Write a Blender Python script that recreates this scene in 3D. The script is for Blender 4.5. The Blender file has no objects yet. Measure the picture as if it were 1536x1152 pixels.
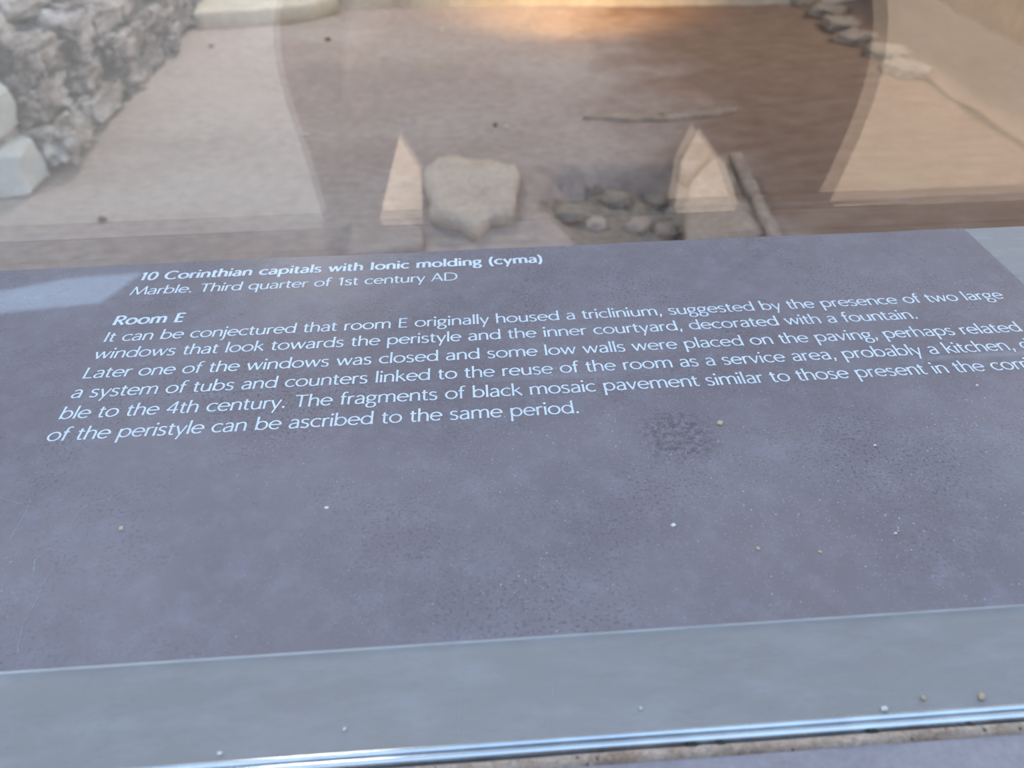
import bpy, bmesh, math, random
from mathutils import Vector, Matrix, noise
C = bpy.context.scene
COL = C.collection
rad = math.radians

# ---------------------------------------------------------------- camera
F_PX, PITCH, ROLL, YAW = 1168.3, 0.685235, -0.0156540, 0.0568569
CAM = Vector((0.20433, 0.0, 1.25))
fw = Vector((math.sin(YAW)*math.cos(PITCH), math.cos(YAW)*math.cos(PITCH), -math.sin(PITCH)))
rt0 = Vector((math.cos(YAW), -math.sin(YAW), 0)); up0 = rt0.cross(fw)
rt = rt0*math.cos(ROLL) + up0*math.sin(ROLL); up = up0*math.cos(ROLL) - rt0*math.sin(ROLL)
cd = bpy.data.cameras.new('camera'); cam = bpy.data.objects.new('camera', cd); COL.objects.link(cam)
M = Matrix((rt, up, -fw)).transposed().to_4x4(); M.translation = CAM
cam.matrix_world = M
cd.sensor_width = 36; cd.lens = F_PX/1536*36; cd.clip_start = 0.004
cd.dof.use_dof = True; cd.dof.focus_distance = 0.40; cd.dof.aperture_fstop = 9.5
C.camera = cam
def at(px, py, z):
    d = fw + rt*((px-768)/F_PX) + up*((576-py)/F_PX)
    t = (z-CAM.z)/d.z
    return CAM + d*t

# ---------------------------------------------------------------- world, exposure, lamps, fill lights
C.view_settings.view_transform = 'Standard'; C.view_settings.look = 'None'
C.view_settings.exposure = 0.5; C.view_settings.gamma = 1; C.view_settings.use_curve_mapping = False
w = bpy.data.worlds.new('sky'); C.world = w; w.use_nodes = True
nt = w.node_tree; nt.nodes.clear()
def N(nt, t, **k):
    n = nt.nodes.new(t)
    for a, b in k.items():
        if a.startswith('i_'): n.inputs[a[2:].replace('_', ' ')].default_value = b
        else: setattr(n, a, b)
    return n
def ramp(nt, stops, fac=None, interp='LINEAR'):
    r = nt.nodes.new('ShaderNodeValToRGB'); e = r.color_ramp.elements; r.color_ramp.interpolation = interp
    while len(e) < len(stops): e.new(0.5)
    for i, (p, c) in enumerate(stops): e[i].position = p; e[i].color = tuple(c)+(1,)
    if fac is not None: nt.links.new(fac, r.inputs[0])
    return r
tc = N(nt, 'ShaderNodeTexCoord'); sx = N(nt, 'ShaderNodeSeparateXYZ'); nt.links.new(tc.outputs['Generated'], sx.inputs[0])
r1 = ramp(nt, [(0.0, (0.33, 0.33, 0.33)), (0.25, (0.35, 0.36, 0.38)), (0.40, (0.43, 0.60, 0.86)), (0.50, (0.45, 0.64, 0.92)), (0.62, (0.26, 0.36, 0.52)), (1.0, (0.23, 0.33, 0.50))], sx.outputs['Z'])
cl = N(nt, 'ShaderNodeTexNoise', i_Scale=2.2, i_Detail=5.0); nt.links.new(tc.outputs['Generated'], cl.inputs['Vector'])
r2 = ramp(nt, [(0.5, (0, 0, 0)), (0.75, (0.6, 0.6, 0.6))], cl.outputs['Fac'])
mx = N(nt, 'ShaderNodeMix', data_type='RGBA'); nt.links.new(r2.outputs[0], mx.inputs['Factor'])
nt.links.new(r1.outputs[0], mx.inputs[6]); mx.inputs[7].default_value = (0.40, 0.42, 0.45, 1)
bg = N(nt, 'ShaderNodeBackground', i_Strength=2.0); nt.links.new(mx.outputs[2], bg.inputs[0])
wo = N(nt, 'ShaderNodeOutputWorld'); nt.links.new(bg.outputs[0], wo.inputs[0])

def lamp(name, kind, loc, target, energy, col, **k):
    l = bpy.data.lights.new(name, kind); l.energy = energy; l.color = col
    for a, b in k.items(): setattr(l, a, b)
    o = bpy.data.objects.new(name, l); COL.objects.link(o); o.location = loc
    o.rotation_euler = (Vector(target)-Vector(loc)).to_track_quat('-Z', 'Y').to_euler()
    return o
sun = lamp('sun', 'SUN', (0, 6, 6), (0, 6-math.cos(rad(30)), 6-math.sin(rad(30))), 4.6, (1.0, 0.93, 0.82), angle=rad(0.6))
lamp('ruin_spotlight', 'SPOT', (1.0, 4.25, 1.15), (0.95, 5.18, 0.30), 105, (1.0, 0.58, 0.20), spot_size=rad(84), spot_blend=1.0, shadow_soft_size=0.1)
lamp('ruin_spotlight', 'SPOT', (4.6, 3.9, 2.6), (2.6, 3.8, 0.0), 40, (1.0, 0.66, 0.36), spot_size=rad(70), spot_blend=0.9, shadow_soft_size=0.15)
lamp('ruin_fill', 'SPOT', (-0.9, 5.05, 2.5), (-0.4, 3.0, 0.0), 120, (1.0, 0.90, 0.82), spot_size=rad(125), spot_blend=0.6, shadow_soft_size=0.35)  # added fill to brighten the ruins, no such fixture known
lamp('ruin_fill', 'SPOT', (4.9, 4.0, 2.9), (0.9, 2.9, 0.0), 380, (1.0, 0.86, 0.74), spot_size=rad(125), spot_blend=0.6, shadow_soft_size=0.35)  # second fill light added for the ruin floor

# ---------------------------------------------------------------- helpers
def tag(o, label=None, cat=None, group=None, kind=None):
    if label: o['label'] = label
    if cat: o['category'] = cat
    if group: o['group'] = group
    if kind: o['kind'] = kind
    return o
def empty(name, loc=(0, 0, 0)):
    o = bpy.data.objects.new(name, None); COL.objects.link(o); o.location = loc; o.empty_display_size = 0.05
    return o
def link(name, me, m, parent=None, smooth=False):
    o = bpy.data.objects.new(name, me); COL.objects.link(o); me.materials.append(m)
    if smooth:
        for p in me.polygons: p.use_smooth = True
    if parent:
        o.parent = parent
        o.matrix_parent_inverse = Matrix.Translation(-parent.location)
    return o
def obj(name, bm, m, parent=None, smooth=False):
    me = bpy.data.meshes.new(name); bm.normal_update(); bm.to_mesh(me); bm.free()
    return link(name, me, m, parent, smooth)
def add_box(bm, lo, hi, bev=0.0, seg=2):
    r = bmesh.ops.create_cube(bm, size=1)
    for v in r['verts']:
        v.co = Vector([lo[i] + (v.co[i]+0.5)*(hi[i]-lo[i]) for i in range(3)])
    if bev:
        es = list({e for v in r['verts'] for e in v.link_edges})
        bmesh.ops.bevel(bm, geom=es, offset=bev, segments=seg, affect='EDGES', profile=0.6)
    return r
def box(name, lo, hi, m, parent=None, bev=0.0):
    bm = bmesh.new(); add_box(bm, lo, hi, bev); return obj(name, bm, m, parent)
def prism(bm, pts, z0, z1):
    lo = [bm.verts.new((p[0], p[1], z0)) for p in pts]; hi = [bm.verts.new((p[0], p[1], z1)) for p in pts]
    n = len(pts); bm.faces.new(lo[::-1]); bm.faces.new(hi)
    for i in range(n): bm.faces.new((lo[i], lo[(i+1) % n], hi[(i+1) % n], hi[i]))
def fbm(p, s, o=4):
    v = 0; a = 1; q = Vector(p)*s
    for i in range(o): v += a*noise.noise(q); q = q*2.03 + Vector((3.1, 1.7, 5.3)); a *= 0.5
    return v
def rock(name, loc, size, m, parent=None, seed=0, rotz=0, tilt=(0, 0), amp=0.14, freq=2.2, box_pow=0.55, sub=4):
    bm = bmesh.new(); bmesh.ops.create_icosphere(bm, subdivisions=sub, radius=1)
    off = Vector((seed*7.3, seed*3.1, seed*1.7))
    for v in bm.verts:
        c = v.co; c = Vector([math.copysign(abs(x)**box_pow, x) for x in c])
        c = c/max(1.0, c.length/1.5)
        d = 1 + amp*fbm(c+off, freq, 5) + 0.4*amp*abs(fbm(c+off*2, freq*3, 3))
        d += 0.10*amp*fbm(c*1.0+off, freq*9, 3) if sub >= 4 else 0
        v.co = Vector((c.x*size[0]*d, c.y*size[1]*d, c.z*size[2]*d))
    bm.transform(Matrix.Translation(loc) @ Matrix.Rotation(rotz, 4, 'Z') @ Matrix.Rotation(tilt[0], 4, 'X') @ Matrix.Rotation(tilt[1], 4, 'Y'))
    return obj(name, bm, m, parent, smooth=True)
def tube(bm, pts, radii, n=10):
    rings = []
    for i, p in enumerate(pts):
        p = Vector(p); a = Vector(pts[max(0, i-1)]); b = Vector(pts[min(len(pts)-1, i+1)])
        t = (b-a).normalized(); u = t.orthogonal().normalized(); v = t.cross(u)
        rings.append([bm.verts.new(p + (u*math.cos(2*math.pi*k/n) + v*math.sin(2*math.pi*k/n))*radii[i]) for k in range(n)])
    for a, b in zip(rings, rings[1:]):
        for k in range(n): bm.faces.new((a[k], a[(k+1) % n], b[(k+1) % n], b[k]))
    bm.faces.new(rings[0][::-1]); bm.faces.new(rings[-1])

# ---------------------------------------------------------------- materials
def base_mat(name):
    m = bpy.data.materials.new(name); m.use_nodes = True
    return m, m.node_tree, m.node_tree.nodes['Principled BSDF']
def earth(name, stops, scale, rough=0.9, bump=0.4, bscale=40, bdist=0.01, spots=None, fine=0.25, stretch=(1, 1, 1), spec=0.25):
    m, nt, b = base_mat(name)
    tc = N(nt, 'ShaderNodeTexCoord'); mp = N(nt, 'ShaderNodeMapping'); mp.inputs['Scale'].default_value = stretch
    nt.links.new(tc.outputs['Object'], mp.inputs[0])
    n1 = N(nt, 'ShaderNodeTexNoise', i_Scale=scale, i_Detail=8.0, i_Roughness=0.6); nt.links.new(mp.outputs[0], n1.inputs['Vector'])
    r = ramp(nt, stops, n1.outputs['Fac'])
    n2 = N(nt, 'ShaderNodeTexNoise', i_Scale=bscale, i_Detail=6.0, i_Roughness=0.7); nt.links.new(mp.outputs[0], n2.inputs['Vector'])
    rf = ramp(nt, [(0.3, (1-fine,)*3), (0.7, (1+fine,)*3)], n2.outputs['Fac'])
    mu = N(nt, 'ShaderNodeMix', data_type='RGBA', blend_type='MULTIPLY'); mu.inputs['Factor'].default_value = 1
    nt.links.new(r.outputs[0], mu.inputs[6]); nt.links.new(rf.outputs[0], mu.inputs[7])
    out = mu.outputs[2]
    for (sc, th, col, amt) in (spots or []):
        vo = N(nt, 'ShaderNodeTexVoronoi', i_Scale=sc); nt.links.new(mp.outputs[0], vo.inputs['Vector'])
        rs = ramp(nt, [(th*0.6, (amt,)*3), (th, (0, 0, 0))], vo.outputs['Distance'])
        sp = N(nt, 'ShaderNodeSeparateColor'); nt.links.new(vo.outputs['Color'], sp.inputs[0])
        gt = N(nt, 'ShaderNodeMath', operation='GREATER_THAN'); gt.inputs[1].default_value = 0.7; nt.links.new(sp.outputs[0], gt.inputs[0])
        mm = N(nt, 'ShaderNodeMath', operation='MULTIPLY'); nt.links.new(rs.outputs[0], mm.inputs[0]); nt.links.new(gt.outputs[0], mm.inputs[1])
        mi = N(nt, 'ShaderNodeMix', data_type='RGBA'); nt.links.new(mm.outputs[0], mi.inputs['Factor']); nt.links.new(out, mi.inputs[6])
        mi.inputs[7].default_value = tuple(col)+(1,); out = mi.outputs[2]
    nt.links.new(out, b.inputs['Base Color']); b.inputs['Roughness'].default_value = rough
    b.inputs['Specular IOR Level'].default_value = spec
    if bump:
        bp = N(nt, 'ShaderNodeBump', i_Strength=bump, i_Distance=bdist); nt.links.new(n2.outputs['Fac'], bp.inputs['Height']); nt.links.new(bp.outputs[0], b.inputs['Normal'])
    return m
def plain(name, col, rough=0.6, metal=0.0, spec=0.5):
    m, nt, b = base_mat(name)
    n = N(nt, 'ShaderNodeTexNoise', i_Scale=60.0, i_Detail=4.0)
    tc = N(nt, 'ShaderNodeTexCoord'); nt.links.new(tc.outputs['Object'], n.inputs['Vector'])
    r = ramp(nt, [(0.3, tuple(c*0.9 for c in col)), (0.7, tuple(min(1, c*1.08) for c in col))], n.outputs['Fac'])
    nt.links.new(r.outputs[0], b.inputs['Base Color'])
    b.inputs['Roughness'].default_value = rough; b.inputs['Metallic'].default_value = metal; b.inputs['Specular IOR Level'].default_value = spec
    return m

def film_mat(name, dark, light, rough, blotch=0.5, specks=True, stretch=(1, 1, 1), coat=0.0, haze=(0.46, 0.45, 0.50), stain=None):
    """printed sheet: violet grey print with dust haze, dark worn grains and white specks"""
    m, nt, b = base_mat(name)
    tc = N(nt, 'ShaderNodeTexCoord'); mp = N(nt, 'ShaderNodeMapping'); mp.inputs['Scale'].default_value = stretch
    nt.links.new(tc.outputs['Object'], mp.inputs[0]); V = mp.outputs[0]
    def nz(sc, d=6.0, ro=0.6):
        n = N(nt, 'ShaderNodeTexNoise', i_Scale=sc, i_Detail=d, i_Roughness=ro); nt.links.new(V, n.inputs['Vector']); return n.outputs['Fac']
    r = ramp(nt, [(0.32, dark), (0.72, light)], nz(9.0))
    out = r.outputs[0]
    def over(mask, col, out):
        mi = N(nt, 'ShaderNodeMix', data_type='RGBA'); nt.links.new(mask, mi.inputs['Factor']); nt.links.new(out, mi.inputs[6]); mi.inputs[7].default_value = tuple(col)+(1,)
        return mi.outputs[2]
    def mul(a, bb):
        mm = N(nt, 'ShaderNodeMath', operation='MULTIPLY'); nt.links.new(a, mm.inputs[0])
        if isinstance(bb, float): mm.inputs[1].default_value = bb
        else: nt.links.new(bb, mm.inputs[1])
        return mm.outputs[0]
    # dust haze blotches and dark worn grain
    out = over(mul(ramp(nt, [(0.46, (0, 0, 0)), (0.72, (1, 1, 1))], nz(70.0, 8.0, 0.7)).outputs[0], 0.42*blotch), haze, out)
    gr = mul(ramp(nt, [(0.53, (0, 0, 0)), (0.64, (1, 1, 1))], nz(620.0, 3.0, 0.6)).outputs[0], ramp(nt, [(0.42, (0, 0, 0)), (0.68, (1, 1, 1))], nz(14.0)).outputs[0])
    out = over(mul(gr, 0.75 if specks else 0.12), tuple(c*0.45 for c in dark), out)
    if stain:
        sm = N(nt, 'ShaderNodeMapping', vector_type='TEXTURE'); sm.inputs['Location'].default_value = (stain[0], stain[1], 1.0); sm.inputs['Scale'].default_value = (stain[2], stain[2], stain[2])
        nt.links.new(tc.outputs['Object'], sm.inputs[0]); sg = N(nt, 'ShaderNodeTexGradient', gradient_type='SPHERICAL'); nt.links.new(sm.outputs[0], sg.inputs[0])
        sr = ramp(nt, [(0.05, (0, 0, 0)), (0.5, (1, 1, 1))], sg.outputs['Fac'])
        out = over(mul(mul(sr.outputs[0], ramp(nt, [(0.44, (0, 0, 0)), (0.58, (1, 1, 1))], nz(330.0, 6.0, 0.7)).outputs[0]), 0.65), tuple(c*0.4 for c in dark), out)
    if specks:
        for sc, th, lim, amt in ((1100.0, 0.30, 0.80, 0.50), (420.0, 0.16, 0.88, 0.85)):
            vo = N(nt, 'ShaderNodeTexVoronoi', i_Scale=sc); nt.links.new(V, vo.inputs['Vector'])
            rs = ramp(nt, [(th*0.5, (amt,)*3), (th, (0, 0, 0))], vo.outputs['Distance'])
            sp = N(nt, 'ShaderNodeSeparateColor'); nt.links.new(vo.outputs['Color'], sp.inputs[0])
            gt = N(nt, 'ShaderNodeMath', operation='GREATER_THAN'); gt.inputs[1].default_value = lim; nt.links.new(sp.outputs[0], gt.inputs[0])
            out = over(mul(mul(rs.outputs[0], gt.outputs[0]), ramp(nt, [(0.4, (0.15,)*3), (0.6, (1, 1, 1))], nz(6.0)).outputs[0]), (0.75, 0.78, 0.82), out)
    nt.links.new(out, b.inputs['Base Color'])
    rr = N(nt, 'ShaderNodeMapRange'); rr.inputs['To Min'].default_value = rough*0.7; rr.inputs['To Max'].default_value = rough*1.4
    nt.links.new(nz(40.0), rr.inputs['Value']); nt.links.new(rr.outputs[0], b.inputs['Roughness'])
    b.inputs['IOR'].default_value = 1.5; b.inputs['Coat Weight'].default_value = coat; b.inputs['Coat Roughness'].default_value = 0.025; b.inputs['Coat IOR'].default_value = 1.6; b.inputs['Specular IOR Level'].default_value = 0.5 if coat == 0 else 0.2
    bp = N(nt, 'ShaderNodeBump', i_Strength=0.06, i_Distance=0.0006); nt.links.new(nz(420.0, 3.0), bp.inputs['Height']); nt.links.new(bp.outputs[0], b.inputs['Normal'])
    return m

SOIL = earth('packed_earth', [(0.25, (0.31, 0.265, 0.24)), (0.45, (0.40, 0.325, 0.29)), (0.62, (0.44, 0.375, 0.34)), (0.8, (0.52, 0.475, 0.435))], 1.1, bscale=22, bump=0.5, bdist=0.02, fine=0.2,
             spots=[(26, 0.10, (0.6, 0.54, 0.46), 0.6), (17, 0.08, (0.10, 0.08, 0.07), 0.6)], stretch=(0.8, 1.3, 1))
def brown_side(m):
    nt = m.node_tree; b = nt.nodes['Principled BSDF']; l = b.inputs['Base Color'].links[0]; src = l.from_socket
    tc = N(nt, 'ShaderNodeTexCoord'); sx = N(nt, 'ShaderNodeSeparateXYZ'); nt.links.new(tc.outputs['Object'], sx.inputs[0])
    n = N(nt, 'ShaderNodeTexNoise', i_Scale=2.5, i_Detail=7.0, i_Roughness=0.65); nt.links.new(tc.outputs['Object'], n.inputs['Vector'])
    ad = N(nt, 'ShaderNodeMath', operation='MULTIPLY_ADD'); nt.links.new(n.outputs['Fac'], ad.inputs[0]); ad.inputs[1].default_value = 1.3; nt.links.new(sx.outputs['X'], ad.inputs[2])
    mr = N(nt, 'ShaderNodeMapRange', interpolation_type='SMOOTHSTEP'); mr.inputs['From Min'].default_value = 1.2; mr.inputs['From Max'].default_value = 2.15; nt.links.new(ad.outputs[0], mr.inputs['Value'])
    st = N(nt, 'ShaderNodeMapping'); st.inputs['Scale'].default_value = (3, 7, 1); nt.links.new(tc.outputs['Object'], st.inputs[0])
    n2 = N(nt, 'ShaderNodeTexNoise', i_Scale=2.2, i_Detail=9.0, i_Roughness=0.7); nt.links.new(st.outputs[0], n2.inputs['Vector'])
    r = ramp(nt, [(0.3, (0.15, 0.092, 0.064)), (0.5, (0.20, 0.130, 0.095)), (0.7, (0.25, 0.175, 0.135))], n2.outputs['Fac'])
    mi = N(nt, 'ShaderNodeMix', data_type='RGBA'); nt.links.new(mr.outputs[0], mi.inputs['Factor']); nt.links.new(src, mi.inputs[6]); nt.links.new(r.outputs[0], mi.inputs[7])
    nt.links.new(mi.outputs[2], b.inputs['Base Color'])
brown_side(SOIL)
PINK = earth('pink_mortar', [(0.3, (0.18, 0.115, 0.082)), (0.55, (0.23, 0.155, 0.115)), (0.8, (0.29, 0.205, 0.16))], 2.2, bscale=30, bump=0.3, fine=0.1, stretch=(1.8, 0.5, 1))
PIT = earth('damp_grey_earth', [(0.3, (0.26, 0.215, 0.175)), (0.55, (0.36, 0.30, 0.25)), (0.8, (0.46, 0.385, 0.325))], 7, bscale=45, bump=0.8, bdist=0.02, fine=0.25)
ROCK = earth('grey_rubble_stone', [(0.33, (0.07, 0.058, 0.05)), (0.42, (0.34, 0.295, 0.27)), (0.52, (0.50, 0.455, 0.435)), (0.72, (0.70, 0.69, 0.68))], 5, bscale=26, bump=0.9, bdist=0.03, fine=0.3)  # darkest tone paints in the shade of crevices
TAN = earth('tan_limestone', [(0.3, (0.54, 0.44, 0.36)), (0.6, (0.66, 0.55, 0.46)), (0.85, (0.75, 0.64, 0.55))], 9, bscale=60, bump=0.6, bdist=0.012, fine=0.2)
BUFF = earth('buff_paving_stone', [(0.3, (0.30, 0.225, 0.175)), (0.55, (0.38, 0.295, 0.24)), (0.8, (0.46, 0.37, 0.31))], 8, bscale=45, bump=0.7, bdist=0.012, fine=0.25)
PALE = earth('pale_marble', [(0.3, (0.44, 0.46, 0.45)), (0.6, (0.53, 0.545, 0.53)), (0.85, (0.60, 0.61, 0.59))], 6, bscale=30, bump=0.3, fine=0.12)
PLASTER = earth('cream_plaster', [(0.3, (0.55, 0.50, 0.41)), (0.6, (0.66, 0.61, 0.50)), (0.85, (0.72, 0.68, 0.58))], 5, bscale=25, bump=0.4, fine=0.15)
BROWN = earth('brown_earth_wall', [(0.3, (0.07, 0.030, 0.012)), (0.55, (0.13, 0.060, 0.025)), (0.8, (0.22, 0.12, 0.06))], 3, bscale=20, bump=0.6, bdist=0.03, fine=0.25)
PAVE = earth('pale_walkway_paving', [(0.3, (0.42, 0.39, 0.35)), (0.7, (0.52, 0.49, 0.45))], 3, bscale=40, bump=0.1)
FACADE = earth('peach_render', [(0.3, (0.64, 0.49, 0.37)), (0.7, (0.73, 0.57, 0.43))], 1.2, bscale=30, bump=0.1, fine=0.06)
WOOD = earth('dark_added_roof', [(0.3, (0.05, 0.045, 0.045)), (0.7, (0.10, 0.09, 0.085))], 3, bscale=30, bump=0.2, stretch=(0.2, 3, 1))
STONE = earth('grey_violet_slab_stone', [(0.3, (0.38, 0.335, 0.345)), (0.7, (0.50, 0.44, 0.45))], 25, bscale=300, bump=0.3, bdist=0.002, fine=0.12)
MORT = earth('sandy_mortar', [(0.3, (0.40, 0.27, 0.19)), (0.55, (0.62, 0.47, 0.36)), (0.8, (0.74, 0.62, 0.52))], 60, bscale=500, bump=0.8, bdist=0.001, fine=0.35, spots=[(330, 0.22, (0.05, 0.05, 0.04), 0.9)])
FILM = film_mat('violet_grey_printed_film', (0.232, 0.182, 0.183), (0.30, 0.243, 0.243), 0.28, coat=1.0, stain=(0.297, 0.2605, 0.024))
BOARD = film_mat('grey_sheet_metal', (0.32, 0.29, 0.262), (0.40, 0.365, 0.335), 0.22, blotch=0.6, haze=(0.58, 0.58, 0.60), specks=False, stretch=(0.35, 1, 1))
EDGE = plain('film_edge_highlight', (0.80, 0.78, 0.77), 0.9, spec=0.1)  # edge highlight put into a pale colour
INK = plain('pale_blue_ink', (0.80, 0.86, 0.90), 0.5)
ALU = plain('bright_aluminium', (0.78, 0.84, 0.88), 0.2, 1.0)
SLOT = plain('dull_grey_metal', (0.20, 0.24, 0.28), 0.5, 0.6)
DARKJ = earth('black_rubber_gasket', [(0.3, (0.05, 0.06, 0.07)), (0.7, (0.12, 0.14, 0.15))], 60, bscale=300, bump=0.5, bdist=0.001)
GRIT = plain('white_grit', (0.85, 0.83, 0.78), 0.8)
BGRIT = plain('tan_grit', (0.62, 0.48, 0.33), 0.9)
SCR = plain('pale_scratch', (0.55, 0.55, 0.55), 0.8)
FABRIC = earth('dark_coat_fabric', [(0.3, (0.020, 0.018, 0.02)), (0.7, (0.045, 0.04, 0.042))], 30, bscale=200, bump=0.2, bdist=0.002)
SKIN = plain('skin', (0.42, 0.26, 0.19), 0.55)
HAIR = plain('dark_hair', (0.03, 0.02, 0.015), 0.5)
BLACK = plain('black_glass', (0.01, 0.01, 0.012), 0.15)
def glass_mat():
    m = bpy.data.materials.new('clear_float_glass'); m.use_nodes = True; nt = m.node_tree; nt.nodes.clear()
    fr = N(nt, 'ShaderNodeFresnel'); fr.inputs['IOR'].default_value = 1.85
    ge = N(nt, 'ShaderNodeNewGeometry'); inv = N(nt, 'ShaderNodeMath', operation='SUBTRACT'); inv.inputs[0].default_value = 1; nt.links.new(ge.outputs['Backfacing'], inv.inputs[1])
    fm = N(nt, 'ShaderNodeMath', operation='MULTIPLY'); nt.links.new(fr.outputs[0], fm.inputs[0]); nt.links.new(inv.outputs[0], fm.inputs[1])
    tr = N(nt, 'ShaderNodeBsdfTransparent'); tr.inputs[0].default_value = (0.985, 0.99, 0.985, 1)
    gl = N(nt, 'ShaderNodeBsdfGlossy'); gl.inputs['Roughness'].default_value = 0.0; gl.inputs[0].default_value = (1, 1, 1, 1)
    mi = N(nt, 'ShaderNodeMixShader'); nt.links.new(fm.outputs[0], mi.inputs[0]); nt.links.new(tr.outputs[0], mi.inputs[1]); nt.links.new(gl.outputs[0], mi.inputs[2])
    o = N(nt, 'ShaderNodeOutputMaterial'); nt.links.new(mi.outputs[0], o.inputs[0])
    return m
GLASS = glass_mat()
def net_mat():
    m = bpy.data.materials.new('added_fading_net'); m.use_nodes = True; nt = m.node_tree; b = nt.nodes['Principled BSDF']
    tc = N(nt, 'ShaderNodeTexCoord'); sx = N(nt, 'ShaderNodeSeparateXYZ'); nt.links.new(tc.outputs['Object'], sx.inputs[0])
    mr = N(nt, 'ShaderNodeMapRange'); mr.inputs['From Min'].default_value = 1.2; mr.inputs['From Max'].default_value = 2.9; nt.links.new(sx.outputs['Y'], mr.inputs['Value'])
    n = N(nt, 'ShaderNodeTexNoise', i_Scale=1.5, i_Detail=4.0); nt.links.new(tc.outputs['Object'], n.inputs['Vector'])
    ad = N(nt, 'ShaderNodeMath', operation='MULTIPLY_ADD'); nt.links.new(n.outputs['Fac'], ad.inputs[0]); ad.inputs[1].default_value = 0.3; nt.links.new(mr.outputs[0], ad.inputs[2])
    r = ramp(nt, [(0.15, (0.02,)*3), (1.1, (1, 1, 1))], ad.outputs[0]); r.color_ramp.elements[1].position = 1.0
    nt.links.new(r.outputs[0], b.inputs['Alpha']); b.inputs['Base Color'].default_value = (0.08, 0.08, 0.09, 1); b.inputs['Roughness'].default_value = 0.9
    return m
NET = net_mat()

# ---------------------------------------------------------------- setting: ground, walls, added roof
def in_pit(x, y):
    d = max(abs(x-0.74)-0.27, abs(y-2.50)-0.33)
    return max(0.0, min(1.0, -d/0.10))
def ground_z(x, y):
    z = 0.012*fbm((x, y, 0), 1.4, 5) + 0.006*fbm((x, y, 3), 7, 3)
    z -= 0.10*in_pit(x + 0.06*fbm((x, y, 9), 5, 3), y + 0.06*fbm((x, y, 5), 5, 3))
    return z
def grid(name, x0, x1, y0, y1, nx, ny, zf, m):
    bm = bmesh.new(); vs = []
    for j in range(ny+1):
        vs.append([bm.verts.new((x0+(x1-x0)*i/nx, y0+(y1-y0)*j/ny, zf(x0+(x1-x0)*i/nx, y0+(y1-y0)*j/ny))) for i in range(nx+1)])
    for j in range(ny):
        for i in range(nx): bm.faces.new((vs[j][i], vs[j][i+1], vs[j+1][i+1], vs[j+1][i]))
    return obj(name, bm, m, None, True)
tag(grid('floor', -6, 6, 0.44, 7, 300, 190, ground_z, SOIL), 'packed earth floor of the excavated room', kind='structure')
tag(box('floor', (-14, -14, -0.4), (14, 0.44, -0.2), PAVE), 'visitor walkway in front of the panel', kind='structure')
tag(box('added_wall_behind', (-0.95, -6.6, -0.2), (9, -6.0, 5.5), FACADE), 'peach coloured wall added out of view to be mirrored in the glass', kind='structure')  # unseen wall added to give the glass a bright warm reflection
def rough_wall(name, pts, h, t, m, label, z0=0.0):
    bm = bmesh.new()
    n = Vector((pts[1][0]-pts[0][0], pts[1][1]-pts[0][1], 0)); L = n.length; n.normalize(); s = Vector((-n.y, n.x, 0))
    nu, nv = max(8, int(L/0.05)), max(4, int(h/0.05))
    prof = [(0, v*h/nv) for v in range(nv+1)] + [(t*k/4, h) for k in range(1, 5)]
    rows = []
    for u in range(nu+1):
        row = []
        for (d, z) in prof:
            p = Vector(pts[0]+(0,)) + n*(L*u/nu) + s*d + Vector((0, 0, z0+z))
            p += s*0.03*fbm(p, 2.5, 5) + Vector((0, 0, 0.02*fbm(p, 3, 4) if z > h*0.8 else 0))
            row.append(bm.verts.new(p))
        rows.append(row)
    for a, b in zip(rows, rows[1:]):
        for k in range(len(prof)-1): bm.faces.new((a[k], b[k], b[k+1], a[k+1]))
    bmesh.ops.recalc_face_normals(bm, faces=bm.faces)
    return tag(obj(name, bm, m, None, True), label, kind='structure')
rough_wall('wall_back', ((5.2, 4.80), (-5, 5.70)), 3.3, -0.35, PLASTER, 'cream plaster wall base behind the room')  # unseen upper part added to keep the sun off the ruins
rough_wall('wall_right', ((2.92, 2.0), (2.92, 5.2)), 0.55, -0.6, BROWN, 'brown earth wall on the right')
# roof added out of view; its gap shapes the film reflection
bm = bmesh.new()
zr0, zr1 = 3.0, 3.06
near = [(x*0.25, 2.85+0.05*fbm((x*0.25, 0, 0), 1.2, 4)) for x in range(-24, 21)]
nl = [p for p in near if p[0] <= -1.5]; nr = [p for p in near if p[0] > -1.5]
for pts in (nr + [(5, 4.06), (-1.35, 4.06), (-1.60, 3.96), (-1.77, 3.60), nl[-1]],
            nl + [(-1.77, 3.60), (-2.26, 3.55), (-6, 3.5)],
            [(-6, 3.83), (-2.4, 3.87), (-2.1, 3.97), (-1.36, 4.03), (-1.36, 4.06), (-6, 4.06)]):
    prism(bm, pts, zr0, zr1)
bmesh.ops.recalc_face_normals(bm, faces=bm.faces)
tag(obj('added_roof', bm, WOOD), 'dark roof added out of view for its reflection in the film', kind='structure')
for x, y in ((-5.6, 3.98), (4.9, 3.98), (-5.6, 3.0), (4.9, 3.0)):
    o = box('added_roof_post', (x-0.06, y-0.06, -0.02), (x+0.06, y+0.06, 3.0), WOOD)  # added only to carry the unseen roof
    tag(o, 'dark post added under the unseen roof at its %s %s corner' % ('far' if y > 3.5 else 'near', 'left' if x < 0 else 'right'), 'post', 'added roof posts')
bm = bmesh.new(); rows = []
for j in range(13):
    y = 1.2+1.56*j/12
    rows.append([bm.verts.new((-6+11*i/60, y, 2.985-0.05*math.sin(math.pi*j/12)+0.02*fbm((i*0.3, j*0.4, 0), 1, 3))) for i in range(61)])
for a, c in zip(rows, rows[1:]):
    for i in range(60): bm.faces.new((a[i], a[i+1], c[i+1], c[i]))
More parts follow.
